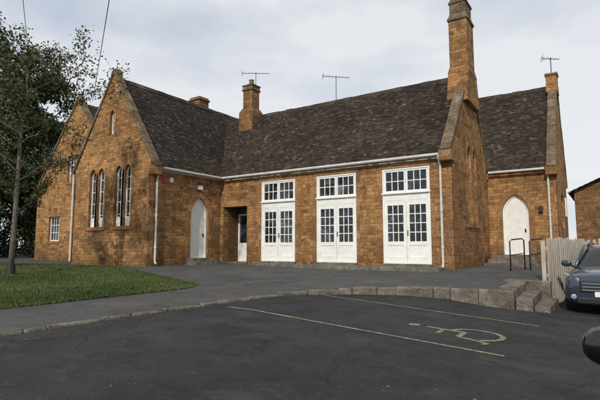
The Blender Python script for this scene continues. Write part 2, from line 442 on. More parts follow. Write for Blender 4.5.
obj('grass',vs,fs,BLADE,uv=False,tilec=tc)
vs=[];fs=[];tc=[]
for _ in range(1200):
    x=random.uniform(-24,-3.5); y=random.uniform(5,15.2); 
    if random.random()<.5: x=random.gauss(-14.5,2.8); y=random.gauss(8.5,1.8)
    if x>-7.8 and y<12: continue
    if x<-14.8 and y>11.8: continue
    z=zup(x,y)+(.07 if y<ytop(x) and x<-10.3 else .012); s=random.uniform(.018,.04); t=random.uniform(0,6.28); b=len(vs); c_,s_=math.cos(t)*s,math.sin(t)*s
    vs+=[(x-c_,y-s_,z),(x+s_*.6,y-c_*.6,z+.01),(x+c_,y+s_,z+.004),(x-s_*.6,y+c_*.6,z+.012)]; fs.append((b,b+1,b+2,b+3)); tc.append(random.random())
for _ in range(260):
    x=random.uniform(-7.3,2); y=random.uniform(2.5,11.3); 
    if random.random()<.6: x=-7.45+abs(random.gauss(0,.35)); y=random.uniform(3,9)
    z=zlow(x,y)+.014; s=random.uniform(.008,.022); t=random.uniform(0,6.28); b=len(vs); c_,s_=math.cos(t)*s,math.sin(t)*s
    vs+=[(x-c_,y-s_,z),(x+s_*.6,y-c_*.6,z+.008),(x+c_,y+s_,z+.004),(x-s_*.6,y+c_*.6,z+.01)]; fs.append((b,b+1,b+2,b+3)); tc.append(random.random())
obj('fallen_leaves',vs,fs,leaf_mat('dead_leaves',(.10,.06,.02),(.28,.20,.07)),uv=False,tilec=tc)

def paint_strip(a,pts,w):
    for (p,q) in zip(pts,pts[1:]):
        p=Vector((*p,0));q=Vector((*q,0)); L=(q-p).length; d=(q-p)/L; nn=Vector((-d.y,d.x,0))*w/2; m=max(1,int(L/.2))
        for i in range(m):
            c0=p+d*(L*i/m); c1=p+d*(L*(i+1)/m); vs=[]
            for c in (c0-nn,c1-nn,c1+nn,c0+nn): vs.append((c.x,c.y,zlow(c.x,c.y)+.014))
            a.add(vs,[(0,1,2,3)])
a=Acc(); paint_strip(a,[(-6.75,7.4),(-1.28,6.85)],.075); paint_strip(a,[(-6.35,10.35),(-1.2,9.75)],.075); obj('parking_bay_lines',a.v,a.f,PAINTL)
a=Acc(); cx,cy=-2.05,8.05
W=lambda u,v:(cx-v*1.0,cy-u*1.0)
arc=[W(.42*math.cos(t)*1.0+.02,-.12+.42*math.sin(t)) for t in [math.radians(x) for x in range(100,351,14)]]
paint_strip(a,[(p[0],p[1]) for p in arc],.085)
paint_strip(a,[W(-.1,.72),W(-.04,.05)],.1); paint_strip(a,[W(-.03,.06),W(.36,.06)],.09); paint_strip(a,[W(.36,.06),W(.55,-.42),W(.68,-.38)],.085); paint_strip(a,[W(-.06,.42),W(.3,.4)],.08)
hd=[W(-.12+.11*math.cos(t),.95+.11*math.sin(t)) for t in [i*math.pi/5 for i in range(10)]]
a.add([(x,y,zlow(x,y)+.014) for x,y in hd],[tuple(range(10))[::-1]])
o=a.obj('wheelchair_marking',PAINTL)
for p in o.data.polygons:
    if p.normal.z<0: p.flip()

# ------------------------------------------------------------------ schoolhouse
B=empty('stone_schoolhouse')
EV=4.82; ZB=.3
XL,XR,YM=-15.38,-4.46,16.26
Fm=Face('F',YM,B)
doors=[-12.01,-9.12,-6.19]; hw=.915; dz0,dz1=.93,4.47
holes=[rect(c-hw,c+hw,dz0,dz1) for c in doors]
pz=3.42
holes.append(rect(-15.2,-13.75,.80,pz))
Fm.shape('main_wall',rect(XL-.3,XR-.003,ZB,5.02),holes,-.35,0,STONE)
for c in doors:
    Fm.frame(WHITE,c-hw,c+hw,dz0,dz1,.07,-.15,-.02)
    a0,a1=c-hw+.07,c+hw-.07
    Fm.box(WHITE,a0,a1,3.20,3.52,-.12,-.05)
    Fm.box(WHITE,c-hw-.03,c+hw+.03,3.50,3.555,-.10,.035)
    Fm.box(WHITE,c-hw+.1,c-.06,3.26,3.44,-.055,-.04); Fm.box(WHITE,c+.06,c+hw-.1,3.26,3.44,-.055,-.04)
    for s0,s1 in ((a0,c-.006),(c+.006,a1)):
        Fm.frame(WHITE,s0,s1,3.56,4.40,.065,-.11,-.045)
        Fm.bars(WHITE,s0+.065,s1-.065,3.62,4.34,3,2,.03,-.105,-.06)
        Fm.box(GLASS,s0+.05,s1-.05,3.60,4.36,-.10,-.085)
        Fm.box(WHITE,s0,s0+.11,1.0,3.195,-.11,-.045); Fm.box(WHITE,s1-.11,s1,1.0,3.195,-.11,-.045)
        Fm.box(WHITE,s0+.11,s1-.11,1.0,1.19,-.11,-.045); Fm.box(WHITE,s0+.11,s1-.11,1.60,1.74,-.11,-.045); Fm.box(WHITE,s0+.11,s1-.11,3.08,3.195,-.11,-.045)
        Fm.box(WHITE,s0+.10,s1-.10,1.18,1.61,-.10,-.068)
        Fm.bars(WHITE,s0+.11,s1-.11,1.74,3.08,3,4,.03,-.105,-.06)
        Fm.box(GLASS,s0+.10,s1-.10,1.73,3.09,-.10,-.085)
    Fm.box(BLACK,c+.03,c+.06,1.95,2.15,-.046,-.02)
    Fm.box(ASHLAR,c-hw-.12,c+hw+.12,4.474,4.70,-.05,.014)
    Fm.box(KERB,c-hw-.05,c+hw+.05,.80,.926,-.3,.12)
    z=.95;i=0
    while z<4.3:
        for sg in (-1,1):
            e=.16 if (i%2) else .30
            u0=c+sg*(hw+.001); u1=c+sg*(hw+e)
            Fm.box(ASHLAR,min(u0,u1),max(u0,u1),z+.006,min(4.46,z+.28),-.03,.010)
        z+=.29;i+=1
# porch recess with white door and side light inside
Fm.box(ASHLAR,-15.33,-13.55,pz+.002,pz+.27,-.05,.016)
pd=-1.15
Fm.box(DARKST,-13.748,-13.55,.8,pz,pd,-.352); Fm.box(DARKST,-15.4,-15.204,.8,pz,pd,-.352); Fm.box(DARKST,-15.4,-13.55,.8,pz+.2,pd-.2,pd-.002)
Fm.box(DARKIN,-15.4,-13.55,pz+.001,pz+.1,pd,-.352); Fm.box(KERB,-15.2,-13.75,.7,.86,pd,.05)
Fm.frame(WHITE,-15.19,-14.05,.86,3.15,.08,pd,pd+.09); Fm.box(WHITE,-15.11,-14.13,.87,1.75,pd+.01,pd+.05); Fm.box(WHITE,-14.66,-14.56,1.75,3.07,pd+.01,pd+.06)
Fm.box(GLASS,-15.11,-14.66,1.75,3.07,pd+.01,pd+.03); Fm.box(GLASS,-14.56,-14.13,1.75,3.07,pd+.01,pd+.03)
Fm.box(WHITE,-13.84,-13.752,.9,3.1,-.42,-.24); Fm.box(BLACK,-14.7,-14.67,1.75,1.95,pd+.05,pd+.09)
Fm.flush('main_front')
def quoins(face,u,sgn,z0,z1,tag):
    z=z0;i=0
    while z<z1-.2:
        e=.22 if i%2 else .42
        a0,a1=(u,u+sgn*e); face.box(ASHLAR,min(a0,a1),max(a0,a1),z+.005,z+.285,-.02,.012); z+=.29;i+=1
quoins(Fm,XR-.0,-1,.4,4.75,'q'); Fm.flush('main_corner')
YB=21.8; YC=19.03; RM=8.5
Fe=Face('S',XR,B)
hl=[arch(18.60,.52,2.42,5.5),arch(19.46,.52,2.42,5.5)]
Fe.shape('end_gable_wall',[(YM+.003,ZB),(YB,ZB),(YB,EV+.2),(YC,RM+.12),(YM+.003,EV+.22)],hl,-.35,0,STONE)
for c in (18.60,19.46): Fe.lancet(c,.52,2.42,5.5,'end_lancet'); Fe.surround(c,.52,2.42,5.5,.14,'end_lancet_surround')
Fe.box(ASHLAR,18.15,19.9,2.28,2.418,-.1,.06)
quoins(Fe,YM-.012,1,.4,4.6,'q'); Fe.flush('end_gable')
YF=12.14
Fs=Face('S',XL,B)
ac,aw,az0,azt=14.91,1.08,1.06,3.78
Fs.shape('wing_side_wall',rect(YF+.003,16.6,ZB,5.0),[arch(ac,aw,az0,azt,h=.85)],-.35,0,STONE)
def arched_door(F,c,w,z0,zt,h,tag):
    F.shape(tag+'_frame',arch(c,w+.02,z0-.01,zt+.01,h=h),[arch(c,w-.14,z0+.01,zt-.09,h=h-.03)],-.2,-.10,WHITE)
    F.shape(tag+'_leaf',arch(c,w-.12,z0,zt-.08,h=h-.03),[],-.19,-.15,WHITE)
    for i in range(1,7):
        u=c-w/2+w*i/7; F.box(CREAM,u-.006,u+.006,z0+.05,zt-h*.75 if abs(i-3.5)>2 else zt-h*.45,-.152,-.144)
    F.box(BLACK,c+w*.3,c+w*.36,z0+.95,z0+1.1,-.15,-.12)
    inner=arch(c,w-.008,z0,zt-.004,h=h); outer=arch(c,w+.44,z0,zt+.25,h=h+.14)
    ring=[inner[0]]+list(reversed(inner[2:]))+[inner[1]]+outer[1:]+[outer[0]]
    F.shape(tag+'_surround',ring,[],-.06,.02,ASHLAR)
arched_door(Fs,ac,aw,az0,azt,.85,'side_door')
Fs.box(KERB,ac-.75,ac+.75,.6,az0-.004,-.2,.45); Fs.box(KERB,ac-.95,ac+.95,.6,.93,.452,.8)
quoins(Fs,YF-.012,1,.4,4.6,'q')
Fs.box(WHITE,14.72,14.95,4.12,4.3,.0,.13); Fs.box(RED,12.75,12.93,4.2,4.40,.0,.07); Fs.box(WHITE,13.1,13.25,4.25,4.45,0,.1)
Fs.flush('wing_side')
GC=-18.09; GH=2.71; RG=9.1; XGL=GC-GH
Fg=Face('F',YF,B)
lan=[]
for wc in (-19.02,-17.14):
    for d_ in (-.31,.31): lan.append((wc+d_,.5))
holes=[arch(c,w,2.42,5.05) for c,w in lan]+[arch(GC,.34,6.5,7.6)]
Fg.shape('wing_gable_wall',[(XGL,ZB),(XL-.003,ZB),(XL-.003,EV+.25),(GC,RG+.14),(XGL,EV+.25)],holes,-.35,0,STONE)
for c,w in lan: Fg.lancet(c,w,2.42,5.05,'gable_lancet'); Fg.surround(c,w,2.42,5.05,.115,'gable_lancet_surround')
Fg.lancet(GC,.34,6.5,7.6,'gable_slit'); Fg.surround(GC,.34,6.5,7.6,.12,'gable_slit_surround')
for wc in (-19.02,-17.14): Fg.box(ASHLAR,wc-.72,wc+.72,2.27,2.418,-.1,.06)
quoins(Fg,XL,-1,.4,4.6,'q'); quoins(Fg,XGL,1,.4,4.6,'q'); Fg.flush('wing_gable')
a=Acc(); a.box(XGL+.003,XGL+.35,YF+.36,22,ZB,5.0); a.box(XGL,XL,22.0,22.35,ZB,EV+.1)
a.add([(XGL,22.35,EV+.1),(XL,22.35,EV+.1),(GC,22.35,RG)],[(0,1,2)]); a.box(-14.9,XR-.36,21.45,21.78,ZB,5.0)
a.obj('rear_walls',STONE,B)
C2,H2,R2,Y2=-24.75,3.85,9.7,14.4
F2=Face('F',Y2,B)
wn=[(-22.7,1.15,1.9,3.3),(-26.6,1.15,1.9,3.3),(-22.75,1.1,4.6,6.0),(-24.9,1.1,5.2,6.7)]
F2.shape('second_gable_wall',[(C2-H2,ZB),(C2+H2,ZB),(C2+H2,EV+.2),(C2,R2+.12),(C2-H2,EV+.2)],[rect(c-w/2,c+w/2,z0,z1) for c,w,z0,z1 in wn],-.35,0,STONE)
for c,w,z0,z1 in wn:
    F2.frame(WHITE,c-w/2,c+w/2,z0,z1,.06,-.2,-.12); F2.bars(WHITE,c-w/2+.06,c+w/2-.06,z0+.06,z1-.06,4,3,.03,-.19,-.14)
    F2.box(GLASS,c-w/2+.04,c+w/2-.04,z0+.04,z1-.04,-.19,-.17); F2.box(ASHLAR,c-w/2-.1,c+w/2+.1,z1+.002,z1+.18,-.05,.03); F2.box(ASHLAR,c-w/2-.1,c+w/2+.1,z0-.14,z0-.002,-.1,.05)
F2.flush('second_gable')
a=Acc(); a.box(C2-H2+.003,C2-H2+.35,Y2+.36,24,ZB,5.0); a.box(C2-H2,C2+H2,24,24.35,ZB,EV); a.add([(C2-H2,24.3,EV),(C2+H2,24.3,EV),(C2,24.3,R2)],[(0,1,2)]); a.obj('second_walls',STONE,B)
XW=-1.75; YW=21.8; YW2=26.8; CW=24.3; RW=9.05
Fr=Face('F',YW,B)
Fr.shape('right_wing_wall',rect(XR+.003,XW-.003,ZB,5.05),[arch(-3.37,1.06,1.22,3.82,h=.8)],-.35,0,STONE)
arched_door(Fr,-3.37,1.06,1.22,3.82,.8,'right_door')
Fr.box(KERB,-4.2,-2.6,.6,1.21,-.2,.9); Fr.box(KERB,-4.3,-2.5,.6,1.04,.902,1.25); Fr.box(KERB,-4.4,-2.4,.6,.89,1.252,1.6)
quoins(Fr,XW,-1,.4,4.6,'q'); Fr.box(BLACK,-2.45,-2.3,3.0,3.25,0,.14); Fr.flush('right_wing')
Fw=Face('S',XW,B)
Fw.shape('right_wing_gable',[(YW+.003,ZB),(YW2,ZB),(YW2,EV+.25),(CW,RW+.14),(YW+.003,EV+.25)],[rect(23.6,24.9,2.4,3.9)],-.35,0,STONE)
Fw.frame(WHITE,23.6,24.9,2.4,3.9,.07,-.2,-.1); Fw.bars(WHITE,23.67,24.83,2.47,3.83,3,3,.035,-.19,-.13); Fw.box(GLASS,23.65,24.85,2.45,3.85,-.19,-.17); Fw.box(WHITE,25.6,26.1,3.0,3.9,0,.05)
quoins(Fw,YW-.012,1,.4,4.6,'q'); Fw.flush('right_gable')
a=Acc(); a.box(-9,XW-.36,YW2-.35,YW2-.003,ZB,5.0); a.box(-9,-8.65,YW,YW2,ZB,6); a.obj('right_wing_back',STONE,B)

tiles('main_roof_front',(XL-2.2,YC-2.97,EV),(XR-.30,YC-2.97,EV),(XL-2.2,YC,RM),(XR-.30,YC,RM),B)
tiles('main_roof_back',(XR-.30,YC+2.97,EV),(XL-2.2,YC+2.97,EV),(XR-.30,YC,RM),(XL-2.2,YC,RM),B,.4,.4)
ridge('main_ridge',(-16.9,YC,RM+.03),(XR-.3,YC,RM+.03),(0,1,0),B)
tiles('wing_roof_right',(GC+2.91,YF+.30,EV),(GC+2.91,22.4,EV),(GC,YF+.30,RG),(GC,22.4,RG),B)
tiles('wing_roof_left',(GC-2.91,22.4,EV),(GC-2.91,YF+.30,EV),(GC,22.4,RG),(GC,YF+.30,RG),B,.3,.3)
ridge('wing_ridge',(GC,YF+.3,RG+.03),(GC,22.4,RG+.03),(1,0,0),B)
tiles('second_roof_right',(C2+H2+.2,Y2+.3,EV),(C2+H2+.2,24.4,EV),(C2,Y2+.3,R2),(C2,24.4,R2),B)
tiles('second_roof_left',(C2-H2-.2,24.4,EV),(C2-H2-.2,Y2+.3,EV),(C2,24.4,R2),(C2,Y2+.3,R2),B,.3,.3)
ridge('second_ridge',(C2,Y2+.3,R2+.03),(C2,24.4,R2+.03),(1,0,0),B)
tiles('right_roof_front',(-9.1,YW-.2,EV+.05),(XW-.30,YW-.2,EV+.05),(-9.1,CW,RW),(XW-.30,CW,RW),B)
tiles('right_roof_back',(XW-.30,YW2+.2,EV+.05),(-9.1,YW2+.2,EV+.05),(XW-.30,CW,RW),(-9.1,CW,RW),B,.4,.4)
ridge('right_ridge',(-9.1,CW,RW+.03),(XW-.3,CW,RW+.03),(0,1,0),B)
coping('main_gable_coping',(XR,YM-.28,EV+.02),(XR,YC,RM+.14),(XR,YB+.28,EV+.02),(1,0,0),-.32,.05,B,.13)
coping('wing_gable_coping',(XL+.27,YF,EV-.05),(GC,YF,RG+.16),(XGL-.27,YF,EV-.05),(0,1,0),-.05,.30,B,.12)
coping('second_gable_coping',(C2+H2+.2,Y2,EV+.05),(C2,Y2,R2+.14),(C2-H2-.2,Y2,EV+.05),(0,1,0),-.05,.36,B,.12)
coping('right_gable_coping',(XW,YW-.28,EV),(XW,CW,RW+.16),(XW,YW2+.28,EV),(1,0,0),-.32,.05,B,.13)
a=Acc()
def kneel(x0,x1,y0,y1,z): a.box(x0,x1,y0,y1,z-.28,z+.12)
kneel(XR-.38,XR+.06,YM-.34,YM+.1,EV-.02); kneel(XR-.38,XR+.06,YB-.1,YB+.34,EV-.02)
kneel(XL-.1,XL+.32,YF-.06,YF+.34,EV-.08); kneel(XGL-.32,XGL+.1,YF-.06,YF+.34,EV-.08)
kneel(XW-.38,XW+.06,YW-.34,YW+.1,EV-.02); kneel(XW-.38,XW+.06,YW2-.1,YW2+.34,EV-.02)
o=a.obj('kneelers',ASHLAR,B); bevel(o,.03,2)
a=Acc(); a.frust(GC,YF+.13,RG+.1,RG+.40,.20,.19,.13,.15); a.frust(C2,Y2+.15,R2+.15,R2+.5,.2,.2,.1,.1); o=a.obj('gable_apex_stones',COPING,B); bevel(o,.02,1)
a=Acc(); x,y=XR-.22,YC-.02
a.frust(x,y,7.2,8.45,.40,1.0,.40,.68); a.frust(x,y,8.452,8.75,.42,.68,.37,.56)
a.box(x-.36,x+.36,y-.53,y+.53,8.752,10.7)
o=a.obj('bell_stack',STONE,B); bevel(o,.015,1)
a=Acc(); a.box(x-.40,x+.40,y-.58,y+.58,10.70,10.82); a.frust(x,y,10.822,11.05,.37,.54,.32,.46); a.box(x-.32,x+.32,y-.46,y+.46,11.052,11.45); a.box(x-.36,x+.36,y-.5,y+.5,11.452,11.54); a.frust(x,y,11.542,11.95,.34,.48,.16,.3)
o=a.obj('bell_stack_cap',COPING,B); bevel(o,.015,1)
a=Acc(); x,y=-15.65,18.75
a.box(x-.46,x+.46,y-.46,y+.46,6.6,8.65); a.frust(x,y,8.652,8.9,.46,.46,.33,.33); a.box(x-.31,x+.31,y-.31,y+.31,8.902,9.85)
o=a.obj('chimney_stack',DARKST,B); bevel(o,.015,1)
a=Acc(); a.box(x-.37,x+.37,y-.37,y+.37,9.852,9.95); a.box(x-.33,x+.33,y-.33,y+.33,9.952,10.1); a.box(x-.37,x+.37,y-.37,y+.37,10.102,10.17)
o=a.obj('chimney_cap',COPING,B); bevel(o,.015,1)
a=Acc(); a.tube([(x,y,10.17),(x,y,10.27),(x,y,10.47),(x,y,10.5)],[.17,.14,.12,.15],12); a.obj('chimney_pot',KERB,B)
a=Acc(); x,y=-19.0,18.2; a.box(x-.38,x+.38,y-.36,y+.36,7.6,9.75); a.box(x-.44,x+.44,y-.42,y+.42,9.752,9.85); a.box(x-.38,x+.38,y-.36,y+.36,9.852,9.95); o=a.obj('rear_chimney',DARKST,B); bevel(o,.015,1)
a=Acc(); x,y=XW-.16,CW; a.frust(x,y,8.7,9.1,.24,.5,.24,.3); a.box(x-.23,x+.23,y-.28,y+.28,9.102,9.55); a.box(x-.27,x+.27,y-.33,y+.33,9.552,9.66); o=a.obj('right_gable_stack',STONE,B); bevel(o,.015,1)
def aerial(x,y,z0,z1,L,ang,name,tilt=0,ne=9,l0=.22,dl=.012,r=1.0):
    a=Acc(); a.tube([(x,y,z0),(x,y,z1)],.02*r,6); c,s=math.cos(ang),math.sin(ang)
    a.tube([(x-c*L/2,y-s*L/2,z1-.03),(x+c*L/2,y+s*L/2,z1-.03+tilt)],.014*r,6)
    for i in range(ne):
        t=-L/2+L*i/(ne-1); l=l0-dl*i; px_,py,pz_=x+c*t,y+s*t,z1-.03+tilt*(t/L+.5)
        a.tube([(px_+s*l,py-c*l,pz_),(px_-s*l,py+c*l,pz_)],.008*r,4)
    px_,py=x-c*L/2,y-s*L/2
    for q in (-.1,.1): a.tube([(px_+s*.2,py-c*.2,z1-.03+q),(px_-s*.2,py+c*.2,z1-.03+q)],.008*r,4)
    a.tube([(px_,py,z1-.14),(px_,py,z1+.08)],.008*r,4)
    a.obj(name,METAL,B)
aerial(-15.35,18.75,9.9,10.9,1.5,.45,'tv_aerial',-.1)
aerial(-10.6,YC,8.4,9.75,1.3,.75,'tv_aerial_ridge')
aerial(XW-.16,CW,9.6,10.5,.75,.5,'tv_aerial_gable',-.06,5,.26,.03,1.2)
a=Acc()
a.tube([(XL+.35,YM-.27,EV-.05),(XR-.40,YM-.27,EV-.05)],.055,8)
a.tube([(XL+.27,YF+.42,EV-.05),(XL+.27,YM-.2,EV-.05)],.055,8)
a.tube([(XR+.1,YW-.27,EV-.02),(XW-.4,YW-.27,EV-.02)],.055,8)
def pipe(face,u,z1,z0,off=.5):
    P=face.P; a.tube([P(u,z1,.27),P(u,z1-.12,.26),P(u,z1-.42,.09),P(u,z0+.1,.09),P(u,z0,.16)],.042,8)
    z=z1-.6
    while z>z0+.3: a.tube([P(u,z,.09),P(u,z-.08,.09)],.055,8); z-=1.3
pipe(Fm,-4.86,EV-.05,.82); pipe(Fs,12.42,EV-.05,.86); pipe(Fr,-2.05,EV-.03,1.0)
P=Fg.P; a.tube([P(XGL+.05,EV+.1,.1),P(XGL+.05,.9,.1)],.05,8)
for x_ in np.arange(XL+.6,XR-.5,1.0): a.box(x_-.01,x_+.01,YM-.22,YM-.0,EV-.12,EV-.09)
a.obj('gutters_and_downpipes',GUTM,B,smooth=False)
a=Acc(); a.box(XL+.03,XR-.38,YM-.03,YM-.001,EV-.14,EV+.02); a.box(XL+.001,XL+.03,YF+.4,YM-.035,EV-.14,EV+.02); a.obj('fascia_boards',GUTM,B)
a=Acc(); a.box(-10.5,-4.75,15.3,16.13,.5,.845); a.box(-13.1,-10.52,15.6,16.13,.5,.85); o=a.obj('paved_doorstep',KERB); bevel(o,.015,2)

OB=empty('stone_outbuilding'); Fo=Face('F',30.5,OB)
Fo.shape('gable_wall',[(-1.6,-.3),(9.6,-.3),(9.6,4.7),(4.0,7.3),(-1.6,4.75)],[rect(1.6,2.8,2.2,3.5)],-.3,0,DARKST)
Fo.frame(WHITE,1.6,2.8,2.2,3.5,.07,-.2,-.1); Fo.box(GLASS,1.65,2.75,2.25,3.45,-.19,-.17); Fo.flush('window')
tiles('outbuilding_roof_left',(-1.9,40,4.62),(-1.9,30.2,4.62),(4,40,7.4),(4,30.2,7.4),OB,.3,.3); tiles('outbuilding_roof_right',(9.9,30.2,4.62),(9.9,40,4.62),(4,30.2,7.4),(4,40,7.4),OB,.3,.3)
a=Acc(); a.box(-1.6,-1.3,30.81,39.9,-.3,4.6); a.box(9.3,9.6,30.81,39.9,-.3,4.6); a.obj('side_walls',DARKST,OB)

a=Acc()
def fence_run(p0,p1):
    p0=Vector((*p0,0)); p1=Vector((*p1,0)); L=(p1-p0).length; d=(p1-p0)/L; nn=Vector((-d.y,d.x,0)); s=0
    if nn.x<0: nn=-nn
    while s<L:
        w=.088; c=p0+d*s; g=min(zlow(c.x,c.y),zlow(c.x+.3,c.y))-.02; h=1.73+random.uniform(-.025,.025); tw=random.uniform(-.006,.006)
        a.add([c+nn*(.012+tw)+Vector((0,0,g)),c+d*w+nn*.012+Vector((0,0,g)),c+d*w+nn*.012+Vector((0,0,h)),c+d*w/2+nn*.012+Vector((0,0,h+.05)),c+nn*(.012+tw)+Vector((0,0,h)),
           c-nn*.012+Vector((0,0,g)),c+d*w-nn*.012+Vector((0,0,g)),c+d*w-nn*.012+Vector((0,0,h)),c+d*w/2-nn*.012+Vector((0,0,h+.05)),c-nn*.012+Vector((0,0,h))],
          [(0,1,2,3,4),(9,8,7,6,5),(0,5,6,1),(1,6,7,2),(2,7,8,3),(3,8,9,4),(4,9,5,0)]); s+=.155
    for z in (.75,1.45): a.obox(p0+Vector((0,0,z)),p1+Vector((0,0,z)),-nn,(0,0,1),.014,.055,0,.08)
    s=0
    while s<L+.1: c=p0+d*min(s,L)-nn*.1; a.box(c.x-.05,c.x+.05,c.y-.05,c.y+.05,-.1,1.7); s+=1.8
fence_run((-1.40,13.72),(-.70,16.6)); fence_run((-.62,16.75),(4.0,18.6))
a.obj('picket_fence',WOOD)
a=Acc()
for (x,y) in ((-2.75,16.4),(-2.25,17.0)):
    z=zup(x,y); a.tube([(x,y,z-.1),(x,y,z+.95),(x+.05,y+.1,z+1.0),(x+.2,y+1.1,z+1.05),(x+.25,y+1.2,z+1.0),(x+.25,y+1.2,z-.1)],.022,8); a.tube([(x,y,z+.5),(x+.25,y+1.2,z+.55)],.016,8)
a.obj('handrail',BLACK,smooth=True)

a=Acc()
def cab(p,q,sag,r=.012):
    p,q=Vector(p),Vector(q); a.tube([p+(q-p)*t/14+Vector((0,0,-sag*4*(t/14)*(1-t/14))) for t in range(15)],r,5)
cab((-20.1,12.4,8.45),(-3.7,3.0,9.1),.12,.013)
cab((-29.6,13.9,13.2),(-5,1.1,11.6),.1,.015)
cab((-20.75,11.9,6.9),(-15.0,13.1,5.0),.16,.022)
a.obj('overhead_cables',BLACK)

# ------------------------------------------------------------------ trees
def leafcloud(name,cl,per,size,mat,parent,flat=.8):
    vs=[];fs=[];tc=[]
    for (c,r,sh) in cl:
        for _ in range(int(per*r*r)):
            d=np.random.normal(size=3); d/=np.linalg.norm(d); rr=r*(random.random()**.45)
            p=np.array(c)+d*rr*np.array([1,1,flat]); s=size*random.uniform(.6,1.3)
            a1=np.random.normal(size=3); a1/=np.linalg.norm(a1); b1=np.cross(a1,d+np.random.normal(size=3)*.6); b1/=np.linalg.norm(b1)+1e-9
            b=len(vs); vs+=[tuple(p-a1*s),tuple(p+b1*s*.5),tuple(p+a1*s),tuple(p-b1*s*.5)]; fs.append((b,b+1,b+2,b+3))
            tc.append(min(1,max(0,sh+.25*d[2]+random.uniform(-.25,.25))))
    obj(name,vs,fs,mat,parent,uv=False,tilec=tc)
def bigtree(name,x,y,zb,h,r,seed,lo=.1,ncl=150,per=150):
    random.seed(seed); np.random.seed(seed); T=empty(name); a=Acc()
    a.tube([(x,y,zb-.2),(x+.1,y,zb+h*.2),(x-.1,y+.1,zb+h*.45),(x,y,zb+h*.8)],[.38,.3,.24,.08],10)
    cl=[]
    for i in range(ncl):
        th=random.uniform(0,6.28); ph=random.uniform(-.95,1); hh=math.sqrt(max(0,1-ph*ph)); q=random.uniform(.5,1.08)
        zc=zb+h*(lo+1)/2; hz=h*(1-lo)/2
        c=(x+math.cos(th)*hh**.8*r*q,y+math.sin(th)*hh**.8*r*q,zc+ph*hz*.93*q)
        cl.append((c,random.uniform(.45,1.2),random.uniform(.05,.8)))
        if i%5==0: a.tube([(x,y,zb+h*random.uniform(.2,.5)),tuple((Vector((x,y,zb+h*.45))+Vector(c))/2+Vector((0,0,.3))),c],[.12,.07,.03],6)
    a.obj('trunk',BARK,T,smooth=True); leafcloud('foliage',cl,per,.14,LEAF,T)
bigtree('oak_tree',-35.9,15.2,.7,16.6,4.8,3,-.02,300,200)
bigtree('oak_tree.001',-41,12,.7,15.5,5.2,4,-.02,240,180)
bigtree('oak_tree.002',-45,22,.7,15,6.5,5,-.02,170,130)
random.seed(9); np.random.seed(9)
cl=[]
for i in range(90):
    t=i/89; cl.append(((-29.4-t*22,18.5-t*3+random.uniform(-.6,.6),.7+random.uniform(.3,2.3)),random.uniform(.6,1.0),random.uniform(.05,.5)))
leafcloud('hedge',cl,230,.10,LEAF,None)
random.seed(21); np.random.seed(21)
T=empty('young_tree'); a=Acc(); leaves=[]
bx,by=-15.9,7.3; bz=zup(bx,by)
trunk=[Vector((bx,by,bz)),Vector((bx+.05,by,bz+1.5)),Vector((bx-.02,by+.05,bz+3)),Vector((bx+.12,by,bz+4.6)),Vector((bx+.2,by+.05,bz+6.0)),Vector((bx+.25,by,bz+7.2))]
a.tube(trunk,[.10,.08,.068,.05,.03,.010],8)
def br(p,d,L,r,lev,dn=.8):
    pts=[p];q=Vector(p)
    for i in range(4):
        d=(d+Vector((random.uniform(-.2,.2),random.uniform(-.2,.2),random.uniform(-.08,.16)))).normalized(); q=q+d*L/4; pts.append(q.copy())
        if lev<2 and i>0:
            for _ in range(2 if lev==0 else 1):
                dd=(d+Vector((random.uniform(-1,1),random.uniform(-1,1),random.uniform(-.5,.7)))).normalized(); br(q,dd,L*random.uniform(.3,.5),r*.5,lev+1,dn)
        if lev>=1: 
            if random.random()<dn: leaves.append(q.copy())
    a.tube(pts,[r,r*.8,r*.6,r*.4,r*.2],5)
for z in np.linspace(2.0,6.9,20):
    for j in range(5):
        if trunk[j].z-bz<=z<=trunk[j+1].z-bz: f_=(z-(trunk[j].z-bz))/(trunk[j+1].z-trunk[j].z); p=trunk[j].lerp(trunk[j+1],f_)
    th=random.uniform(1.2,6.0); L=2.0*(1-abs(z-4.3)/6)
    br(p,Vector((math.cos(th),math.sin(th),.65)).normalized(),L,.022,0,.95)
br(trunk[3],Vector((.78,.48,.55)).normalized(),2.6,.024,0,.9); br(trunk[2],Vector((.8,.5,.5)).normalized(),2.0,.022,0,.8); br(trunk[4],Vector((.8,.5,.15)).normalized(),2.1,.02,0,.95)
a.obj('trunk_and_branches',BARK,T,smooth=True)
vs=[];fs=[];tc=[]
for q in leaves:
    for _ in range(random.choice([2,4,7,9])):
        p=np.array(q)+np.random.normal(size=3)*.11; s=random.uniform(.035,.062); a1=np.random.normal(size=3);a1/=np.linalg.norm(a1); b1=np.cross(a1,np.random.normal(size=3)); b1/=np.linalg.norm(b1)
        b=len(vs); vs+=[tuple(p-a1*s),tuple(p+b1*s*.55),tuple(p+a1*s),tuple(p-b1*s*.55)]; fs.append((b,b+1,b+2,b+3)); tc.append(random.random())
obj('leaves',vs,fs,LEAF2,T,uv=False,tilec=tc)
a=Acc(); a.tube([(bx,by,bz-.1),(bx,by,bz+.35)],[.16,.12],12); a.obj('trunk_guard',BLACK,T)
NB=empty('notice_board'); a=Acc(); x,y=-21.3,8.9; z=zup(x,y)
a.box(x-.55,x-.47,y-.04,y+.04,z-.1,z+1.6); a.box(x+.47,x+.55,y-.04,y+.04,z-.1,z+1.6); o=a.obj('posts',WOOD,NB)
a=Acc(); a.box(x-.468,x+.468,y-.03,y+.03,z+.7,z+1.5); a.obj('board',BLACK,NB)

